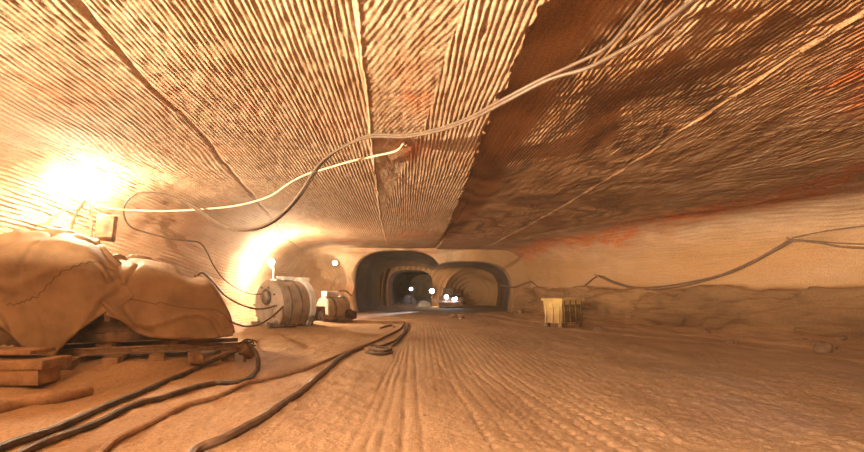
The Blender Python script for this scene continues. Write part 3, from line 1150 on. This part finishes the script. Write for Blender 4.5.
b.tube([(-0.3, 0.2, c3.z + 0.4), (0.5, -0.1, c3.z + 0.75), (0.9, -0.2, c3.z + 0.5)], 0.035, 8)
b.build('hose', M_CABLE, m3)

# ------------------------------------------------------------------ yellow skip by the right wall
cs = on_floor(562, 327.5)
skip = thing('mine_skip', 'battered yellow steel skip standing on the floor by the right wall', 'skip', (cs.x, cs.y, fz(cs.x, cs.y)), math.atan2(0.64, 0.77))
SL, SW, SH = 1.42, 0.80, 1.02    # local x along the dark side, local y along the lit end


def skip_shell():
    bm = bmesh.new()
    b0, t0 = 0.07, 0.0

    def ring(z, ins):
        return [bm.verts.new(p) for p in ((ins, ins, z), (SL - ins, ins, z), (SL - ins, SW - ins, z), (ins, SW - ins, z))]
    r = [ring(0.16, b0), ring(SH, t0), ring(SH, 0.04), ring(0.22, b0 + 0.04)]
    for a, c_ in zip(r[:-1], r[1:]):
        for k in range(4):
            bm.faces.new((a[k], a[(k + 1) % 4], c_[(k + 1) % 4], c_[k]))
    bm.faces.new(r[0][::-1])
    bm.faces.new(r[-1])
    m_ = MB()
    m_.bm.free()
    m_.bm = bm
    return m_


skip_shell().build('body', M_YELLOW, skip)
b = MB()
for (cx_, cy_, sx_, sy_) in ((SL / 2, 0, SL + 0.1, 0.08), (SL / 2, SW, SL + 0.1, 0.08), (0, SW / 2, 0.08, SW + 0.1), (SL, SW / 2, 0.08, SW + 0.1)):
    b.box((cx_, cy_, SH + 0.01), (sx_, sy_, 0.09), bev=0.015)
b.build('rim', M_YELLOW, skip)
for k in range(4):
    u = 0.14 + k * (SL - 0.28) / 3
    MB().box((u, 0.0, 0.58), (0.07, 0.08, 0.80), Matrix.Rotation(-0.07, 3, 'X'), 0.012).build('rib', M_YDARK, skip)
b = MB()
b.box((SL / 2, 0.012, 0.60), (SL - 0.08, 0.03, 0.80), Matrix.Rotation(-0.07, 3, 'X'))
b.build('shade_panel', M_YDARK, skip)  # dark sheet standing for shade on the side away from the lamps
for (x_, y_) in ((0.12, 0.10), (SL - 0.12, 0.10), (0.12, SW - 0.10), (SL - 0.12, SW - 0.10)):
    MB().box((x_, y_, 0.07), (0.20, 0.16, 0.20), bev=0.02).build('foot', M_YDARK, skip)
for k in (0.12, 0.4, 0.68):
    MB().box((0.02, k, 0.58), (0.05, 0.06, 0.80), Matrix.Rotation(0.06, 3, 'Y'), 0.012).build('rib', M_YELLOW, skip)

# ------------------------------------------------------------------ cables under the roof
def cable(name, pts, r, mat, label, group=None, seg=8, res=7):
    o = MB().tube(pts, r, seg, res).build(name, mat)
    return tag(o, label, 'cable', group)


up1 = [at(662, -18, 3.62), at(645, 2, 3.9), at(628, 24, 4.2), at(606, 48, 4.62), at(575, 64, 4.95), at(540, 80, 5.3)]
up1 += [at(500, 101, 5.65), at(470, 117, 6.1), at(440, 128, 6.6), at(405, 135, 7.05), at(370, 135, 7.3)]
low1 = [at(345, 146, 7.65), at(322, 164, 8.05), at(302, 194, 8.4), at(282, 216, 8.6), at(262, 228, 8.75), at(240, 231, 8.9), at(218, 224, 9.0),
        at(198, 211, 9.1), at(178, 199, 9.2), at(156, 193, 9.3), at(137, 194, 9.4), at(126, 203, 9.5), at(124, 215, 9.7), at(131, 227, 9.9),
        at(148, 233, 10.2), at(172, 239, 10.6), at(190, 241, 11.0), at(200, 243, 11.3), at(207, 252, 11.7), at(214, 266, 12.4), at(224, 279, 13.5),
        at(238, 289, 15.0), at(252, 294, 16.4), at(262, 294, 17.2)]
cable('power_cable', up1 + low1, 0.018, M_MIDCABLE, 'long dark cable hung under the roof, looping left and down to the drum machine')
up2 = [at(712, -16, 3.62), at(690, 2, 3.85), at(665, 22, 4.12), at(640, 40, 4.4), at(612, 56, 4.72), at(585, 69, 5.0), at(548, 80, 5.25)]
up2 += [at(505, 102, 5.6), at(474, 118, 6.05), at(442, 130, 6.55), at(405, 137, 7.0), at(372, 137, 7.25)]
low2 = [at(347, 145, 7.6), at(320, 163, 8.0), at(299, 194, 8.35), at(281, 214, 8.5), at(262, 226, 8.65), at(240, 229, 8.8), at(218, 222, 8.9),
        at(199, 209, 9.0), at(180, 198, 9.1)]
cable('power_cable', up2 + low2, 0.021, M_MIDCABLE, 'thick pale cable reaching furthest right under the roof, strapped to the dark one')
c3p = [on_ceil(404, 143, 0.04), on_ceil(396, 151, 0.06), on_ceil(375, 156, 0.08), at(352, 161, 8.6), at(328, 168, 8.8), at(305, 175, 8.9), at(288, 184, 9.0), at(270, 196, 9.1),
       at(240, 205, 9.2), at(205, 209, 9.3), at(165, 211, 9.4), at(130, 210, 9.5), at(106, 208, 9.6), at(96, 203, 9.7)]
cable('lamp_cable', c3p, 0.017, M_PALECABLE, 'thin bright cable running from a roof pin across to the nearer floodlight')


def hook(px, py, label):
    p = on_ceil(px, py, 0.0)
    z = ceil_z(p.x, p.y)
    o = MB().tube([(p.x, p.y, z + 0.05), (p.x, p.y, z - 0.05), (p.x + 0.04, p.y, z - 0.08), (p.x + 0.05, p.y, z - 0.03)], 0.009, 6, 4).build('roof_hook', M_RUST)
    tag(o, label, 'hook', None)


hook(370, 133, 'steel hook in the roof where the cables turn down to the left')
hook(541, 77, 'steel hook in the roof holding the cables right of the dark slot')
hook(404, 141, 'steel pin in the roof where the thin bright cable starts')

# loops between the covered machine and the drum
cable('machine_cable', [at(195, 276, 10.6), at(203, 273, 10.9), at(212, 281, 11.8), at(226, 296, 13.6), at(242, 305, 15.2), at(258, 309, 16.4), at(274, 306, 17.0), at(288, 297, 17.25), at(291, 291, 17.35)],
      0.030, M_CABLE, 'upper of two thick cables sagging from the low canvas cover into the drum face')
cable('machine_cable', [at(226, 318, 10.6), at(234, 323, 11.8), at(246, 326, 13.4), at(260, 324, 15.0), at(274, 315, 16.4), at(286, 303, 17.1), at(291, 294, 17.3)],
      0.032, M_CABLE, 'lowest thick cable sagging close to the ground into the drum face')
cable('lamp_cable', [at(30, 224, 10.2), at(44, 224, 10.0), at(54, 216, 9.9), at(66, 210, 9.85), at(80, 208, 9.8), at(87, 203, 9.75)], 0.022, M_PALECABLE,
      'short pale cable arching up behind the tall canvas to the nearer floodlight')
cable('wall_cable', [at(-30, 210, 10.6), at(0, 207, 10.6), at(24, 207, 10.5), at(42, 210, 10.4), at(54, 216, 10.3), at(64, 224, 10.2), at(70, 232, 10.1)], 0.013, M_CABLE,
      'thin brown cable looped against the bright wall above the tall canvas')

# ------------------------------------------------------------------ cables along the right wall
ra = [(500, 285), (514, 287), (530, 282), (541, 290), (552, 294), (566, 293), (582, 287), (598, 276), (612, 281), (632, 287), (655, 287), (685, 283), (720, 275), (755, 260), (780, 246), (792, 240), (820, 243), (845, 247), (900, 249)]
cable('wall_cable', [on_right(*p) for p in ra], 0.030, M_CABLE, 'longest dark cable sagging in swags along the right wall')
rb = [(598, 276), (616, 284), (640, 289), (668, 288), (700, 282), (735, 271), (765, 256), (792, 241)]
cable('wall_cable', [on_right(*p, 0.10) for p in rb], 0.026, M_CABLE, 'short second cable sagging between the two pegs of the right wall')
rc = [(792, 238), (815, 233), (840, 229), (864, 226), (900, 224)]
cable('wall_cable', [on_right(*p, 0.06) for p in rc], 0.018, M_CABLE, 'thin cable rising to the right from the last wall peg')
rd = [(792, 241), (812, 241), (838, 243), (864, 244), (900, 245)]
cable('wall_cable', [on_right(*p, 0.10) for p in rd], 0.016, M_CABLE, 'thin lower cable leaving the last wall peg, above the dark swag')
for px_, py_, lb in ((598, 275, 'steel peg in the right wall above the yellow skip'), (792, 239, 'steel peg high on the right wall where four cables meet'), (530, 281, 'steel peg in the wall just right of the portals')):
    p = on_right(px_, py_, 0.0)
    tag(MB().tube([p + Vector((0.30, 0, 0)), p + Vector((-0.14, -0.02, 0)), p + Vector((-0.17, -0.02, 0.06))], 0.018, 6, 3).build('wall_peg', M_RUST), lb, 'peg', None)

# ------------------------------------------------------------------ cables lying on the floor
def lying(pts, r, extra=0.0):
    out = []
    for p in pts:
        q = on_floor(p[0], p[1], r * 0.6 + extra)
        out.append(q)
    # resample and settle on the ground
    P = catmull(out, 6)
    res = []
    for q in P[::2] + ([P[-1]] if len(P) % 2 == 0 else []):
        g = fz(q.x, q.y) + r * 0.62 + extra
        res.append(Vector((q.x, q.y, g)))
    sm_ = []
    for i in range(len(res)):
        z = np.mean([res[k].z for k in range(max(0, i - 1), min(len(res), i + 2))])
        sm_.append(Vector((res[i].x, res[i].y, z)))
    return sm_


qend = on_floor(246, 352, 0.25)
l1 = lying([(-30, 462), (10, 444), (50, 430), (100, 408), (150, 388), (185, 374)], 0.045, 0.01)
l1 += [at(210, 362, 8.6), at(230, 353, 8.8), at(242, 349, 8.9)]
cable('floor_cable', l1, 0.040, M_BLACK, 'straight black cable rising from the lower left corner up to the coupling')
l2 = lying([(-10, 472), (30, 449), (70, 433), (105, 419), (140, 404), (165, 397), (190, 389), (215, 384), (238, 382), (250, 378)], 0.045, 0.0)
l2 += [at(257, 370, 8.35), at(258, 360, 8.5), at(255, 351, 8.75), at(249, 347, 8.9)]
cable('floor_cable', l2, 0.042, M_BLACK, 'black cable on the ground that hooks up in a loop into the coupling')
l3 = lying([(90, 466), (106, 449), (120, 438), (150, 424), (185, 405), (220, 395), (243, 384), (260, 381), (290, 373), (309, 368), (325, 361), (340, 355), (352, 350), (368, 344), (380, 339), (398, 330), (404, 324)], 0.04)
cable('floor_cable', l3, 0.034, M_DIRTCABLE, 'half buried dusty cable winding up the floor towards the portals')
l4 = lying([(180, 470), (196, 451), (222, 439), (245, 427), (268, 414), (292, 398), (310, 384), (326, 370), (338, 359), (350, 352), (362, 348)], 0.05)
cable('floor_cable', l4, 0.046, M_CABLE, 'thick grey brown cable across the open floor, nearest the middle of the road')
for k, (pts, lb) in enumerate([
        ([(369, 349), (376, 351), (386, 351), (391, 349), (387, 347.5), (376, 347)], 'black hose loop on the floor, the lower one left of the wheel tracks'),
        ([(366, 352), (374, 354), (385, 354), (392, 352)], 'black hose piece on the floor just below the hose loops'),
        ([(371, 345), (380, 346), (390, 343), (397, 339), (403, 333), (405, 328), (404, 322)], 'curving black hose beside the wheel tracks running towards the portals'),
        ([(392, 346), (398, 341), (403, 335), (407, 329), (408, 324)], 'short outer black hose right beside the wheel tracks'),
        ([(380, 328), (386, 326), (392, 325.5), (394, 327)], 'small dark hose scrap on the floor in front of the left portal')]):
    P_ = lying(pts, 0.04, 0.0)
    cable('floor_hose', P_, 0.030, M_BLACK, lb)

# cable coupling at the end of the track
PCp = at(246, 349, 8.95)
cp = thing('cable_coupling', 'dark tangled cable coupling hanging at the end of the rails', 'coupling', tuple(PCp))
b = MB()
b.lathe([(-0.16, 0.05), (-0.15, 0.10), (-0.05, 0.12), (-0.04, 0.15), (0.0, 0.15), (0.01, 0.12), (0.12, 0.11), (0.18, 0.06)], (0, 0, -0.02), (0.55, 0.3, -0.75), 18)
b.build('plug', M_DARK, cp)
for k in range(7):
    a = k * 0.9
    ce = Vector((0.05 * math.cos(a) + 0.03, 0.05 * math.sin(a * 1.3), 0.08 + 0.02 * math.sin(a)))
    r_ = 0.07 + 0.015 * (k % 3)
    ring = [ce + Vector((r_ * math.cos(t_) * (1.3 if k % 2 else 0.9), r_ * 0.6 * math.sin(t_ + a), r_ * math.sin(t_) * 0.8)) for t_ in np.linspace(0.2 * k, 0.2 * k + 5.6, 9)]
    MB().tube(ring, 0.014, 6, 4).build('hose_loop', M_BLACK, cp)
b = MB()
b.tube([(-0.02, 0.02, -0.1), (-0.04, 0.04, -0.25), (-0.06, 0.05, -(PCp.z - fz(PCp.x, PCp.y)) + 0.0)], 0.03, 8, 4)
b.build('stand_leg', M_DARK, cp)

# pipe and timbers in the lower left
pp = lying([(-60, 421), (-20, 412), (20, 404), (55, 398), (88, 391)], 0.085, 0.0)
tag(MB().tube(pp, 0.085, 16, 4).build('pipe', M_DIRTCABLE), 'fat dust covered pipe lying half buried in the lower left corner', 'pipe')


def timber(name, px0, px1, py_top, Y, th, dp, rot, mat, label):
    a, c_ = at(px0, py_top, Y), at(px1, py_top, Y)
    ctr = (a + c_) / 2
    o = MB().box((0, 0, 0), ((c_ - a).length, dp, th), Matrix.Rotation(rot, 3, 'Z'), 0.015).build(name, mat)
    o.location = (ctr.x, ctr.y + dp / 2, ctr.z - th / 2)
    return tag(o, label, 'timber', None)


timber('timber_block', -60, 38, 370, 6.75, 0.22, 0.45, 0.0, M_TIMBER, 'bottom dark timber of the stack at the left edge below the canvas')
timber('timber_block', -75, 41, 361, 6.70, 0.13, 0.62, 0.02, M_TIMBER, 'middle timber of the stack at the left edge, its longest')
timber('steel_plate', -75, 31, 351, 6.80, 0.06, 0.50, -0.02, M_RUST, 'flat plate lying on top of the timber stack at the left edge')

# ------------------------------------------------------------------ stones
def stone(px, py, r, label, mat=M_STONE, group=None, sq=0.75):
    p = on_floor(px, py)
    bm = bmesh.new()
    bmesh.ops.create_icosphere(bm, subdivisions=2, radius=1.0)
    sd = random.uniform(0, 50)
    ax = [random.uniform(0.75, 1.25) for _ in range(3)]
    for v_ in bm.verts:
        n_ = 1 + 0.38 * float(vnoise(v_.co.x * 1.3 + sd, v_.co.y * 1.3 + v_.co.z * 2.1 + sd, 3))
        v_.co = Vector((v_.co.x * ax[0] * n_, v_.co.y * ax[1] * n_, v_.co.z * ax[2] * sq * n_)) * r
    m_ = MB()
    m_.bm.free()
    m_.bm = bm
    o = m_.build('stone', mat)
    for p_ in o.data.polygons:
        p_.use_smooth = False
    o.location = (p.x, p.y, fz(p.x, p.y) + r * sq * 0.45)
    return tag(o, label, 'stone', group)


stone(822, 352, 0.19, 'largest dark stone at the foot of the right wall near the frame edge')
stone(842, 340, 0.11, 'small stone right of and behind the largest dark stone')
stone(806, 341, 0.08, 'small stone left of and behind the largest dark stone')
stone(838, 350, 0.06, 'pebble sized stone just right of the largest dark stone')
stone(733, 344, 0.12, 'flat stone lying alone before the middle of the right wall')
stone(706, 333, 0.12, 'stone at the foot of the right wall between skip and flat stone')
stone(517, 314, 0.30, 'dark reddish boulder against the wall just right of the portals', M_RUST)
stone(598, 330, 0.14, 'stone beside the yellow skip on its right')
stone(453, 317, 0.22, 'left stone of the scrap pair on the road before the portals')
stone(461, 318, 0.17, 'right stone of the scrap pair on the road before the portals')
stone(440, 378, 0.03, 'tiny stone on the wheel tracks in the middle of the road')
stone(424, 416, 0.022, 'tiny stone on the road left of the tread prints')

# ------------------------------------------------------------------ the heading behind the portals
def heap(name, px0, px1, py, Y, hgt, label, mat):
    a, c_ = at(px0, py, Y), at(px1, py, Y)
    w_ = (c_.x - a.x) / 2
    bm = bmesh.new()
    bmesh.ops.create_icosphere(bm, subdivisions=4, radius=1.0)
    bmesh.ops.bisect_plane(bm, geom=bm.verts[:] + bm.edges[:] + bm.faces[:], plane_co=(0, 0, -0.15), plane_no=(0, 0, -1), clear_outer=True)
    for v_ in bm.verts:
        n_ = 1 + 0.14 * float(fbm(np.array(v_.co.x * 2 + Y), np.array(v_.co.y * 2 + v_.co.z), 5, 3))
        v_.co = Vector((v_.co.x * w_ * n_, v_.co.y * w_ * 0.8 * n_, v_.co.z * hgt * n_))
    m_ = MB()
    m_.bm.free()
    m_.bm = bm
    o = m_.build(name, mat)
    o.location = ((a.x + c_.x) / 2, Y, fz((a.x + c_.x) / 2, Y) + 0.02)
    return tag(o, label, 'salt heap')


heap('salt_heap', 417, 431, 308, 40.0, 0.52, 'pale heap of salt on the floor inside the portals', M_SALT)
heap('salt_heap', 402, 416, 306, 50.0, 0.95, 'dim mauve heap of salt under the bluish lamp far down the left heading', M_GREY)


def post_lamp(px, py, Y, r, color, strength, label):
    p = at(px, py, Y)
    z0 = fz(p.x, p.y)
    t = thing('post_lamp', label, 'lamp', (p.x, p.y, z0))
    b_ = MB()
    b_.tube([(0, 0.25, 0), (0, 0.25, p.z - z0 + 0.1)], 0.04, 8, 1, False)
    b_.lathe([(0, 0.18), (0.03, 0.16), (0.05, 0.03)], (0, 0.25, 0), (0, 0, 1), 14)
    b_.build('post', M_DARK, t)
    MB().lathe([(0, 0.05), (0.03, r * 1.2), (0.12, r * 1.3), (0.13, r * 1.1)], (0, 0.28, p.z - z0), (0, -1, 0), 16).build('reflector', M_DGREY, t)
    sphere('bulb', (0, 0, p.z - z0), r, emis('lamp_glow', color, strength), t)
    return t


post_lamp(411, 289, 49.0, 0.17, (0.72, 0.72, 1.0), 30, 'bluish white lamp on a post far down the left heading')
post_lamp(432, 291, 41.5, 0.18, (1.0, 0.72, 0.42), 260, 'warm white lamp on a post between the two headings')

vp = at(451, 307, 38.5)
vz = fz(vp.x, vp.y)
veh = thing('loader', 'low dark loader with white headlights parked inside the portals', 'vehicle', (vp.x, vp.y, vz), -0.12)
b = MB()
b.box((0, 0.9, 0.62), (1.7, 2.6, 0.5), bev=0.08)
b.box((0, 1.6, 1.0), (1.5, 1.2, 0.35), bev=0.1)
b.build('body', M_DARK, veh)
b = MB()
b.box((-0.25, 0.9, 1.15), (0.9, 0.9, 0.7), bev=0.06)
b.box((-0.25, 0.9, 1.55), (1.1, 1.1, 0.07), bev=0.02)
b.build('cab', M_DARK, veh)
b = MB()
b.box((0, -0.62, 0.32), (1.9, 0.5, 0.34), Matrix.Rotation(0.3, 3, 'X'), 0.05)
b.box((0, -0.42, 0.55), (1.9, 0.08, 0.5), bev=0.02)
b.build('bucket', M_RUST, veh)
for x_ in (-0.8, 0.8):
    for y_ in (0.1, 1.8):
        MB().lathe([(-0.14, 0.12), (-0.14, 0.34), (-0.10, 0.40), (0.10, 0.40), (0.14, 0.34), (0.14, 0.12)], (x_, y_, 0.40), (1, 0, 0), 24).build('wheel', M_BLACK, veh)
EH = emis('headlight_glow', (0.82, 0.86, 1.0), 90)
hz = at(447, 297, 38.0).z - vz
for x_, zz_, r_ in ((-0.35, hz, 0.16), (0.22, hz - 0.16, 0.11), (0.40, hz - 0.12, 0.10)):
    hl = MB().lathe([(0, r_), (0.05, r_), (0.07, r_ * 0.7), (0.08, 0.01)], (x_, -0.42, zz_), (0, -1, 0), 16).build('headlight', EH, veh)
    MB().lathe([(0, r_ * 1.1), (0.10, r_ * 1.2), (0.10, r_ * 1.02)], (x_, -0.34, zz_), (0, -1, 0), 16).build('lamp_housing', M_DGREY, hl)
spot('loader_beam', at(449, 298, 37.3), (-2.8, 24.5, 0.0), 30000, (0.8, 0.83, 1.0), 9, 0.6, 0.1)

# ------------------------------------------------------------------ salt dust hanging in the air
HAZE = 0.0018
hb = MB().box((2.5, 29.0, 2.0), (23.0, 66.0, 4.6)).build('dust_haze', None or M_SALT, smooth_=False)
hm, hnt, hbs, hout = new_mat('dusty_air')
hnt.nodes.remove(hbs)
vsn = hnt.nodes.new('ShaderNodeVolumeScatter')
vsn.inputs['Color'].default_value = (1.0, 0.86, 0.68, 1)
vsn.inputs['Density'].default_value = HAZE
vsn.inputs['Anisotropy'].default_value = 0.3
hnt.links.new(vsn.outputs[0], hout.inputs['Volume'])
hb.data.materials[0] = hm
hb['kind'] = 'stuff'
tag(hb, 'thin salt dust hanging in the air of the chamber', 'haze')

# ------------------------------------------------------------------ render look
w = bpy.data.worlds.new('world')
sc.world = w
w.use_nodes = True
w.node_tree.nodes['Background'].inputs[0].default_value = (0.02, 0.012, 0.008, 1)
w.node_tree.nodes['Background'].inputs[1].default_value = 0.0
vs = sc.view_settings
vs.view_transform = 'Standard'
vs.look = 'None'
vs.gamma = 1.0
vs.use_curve_mapping = False
vs.exposure = -0.45
sc.cycles.max_bounces = 10
sc.cycles.diffuse_bounces = 4
sc.cycles.sample_clamp_indirect = 8.0
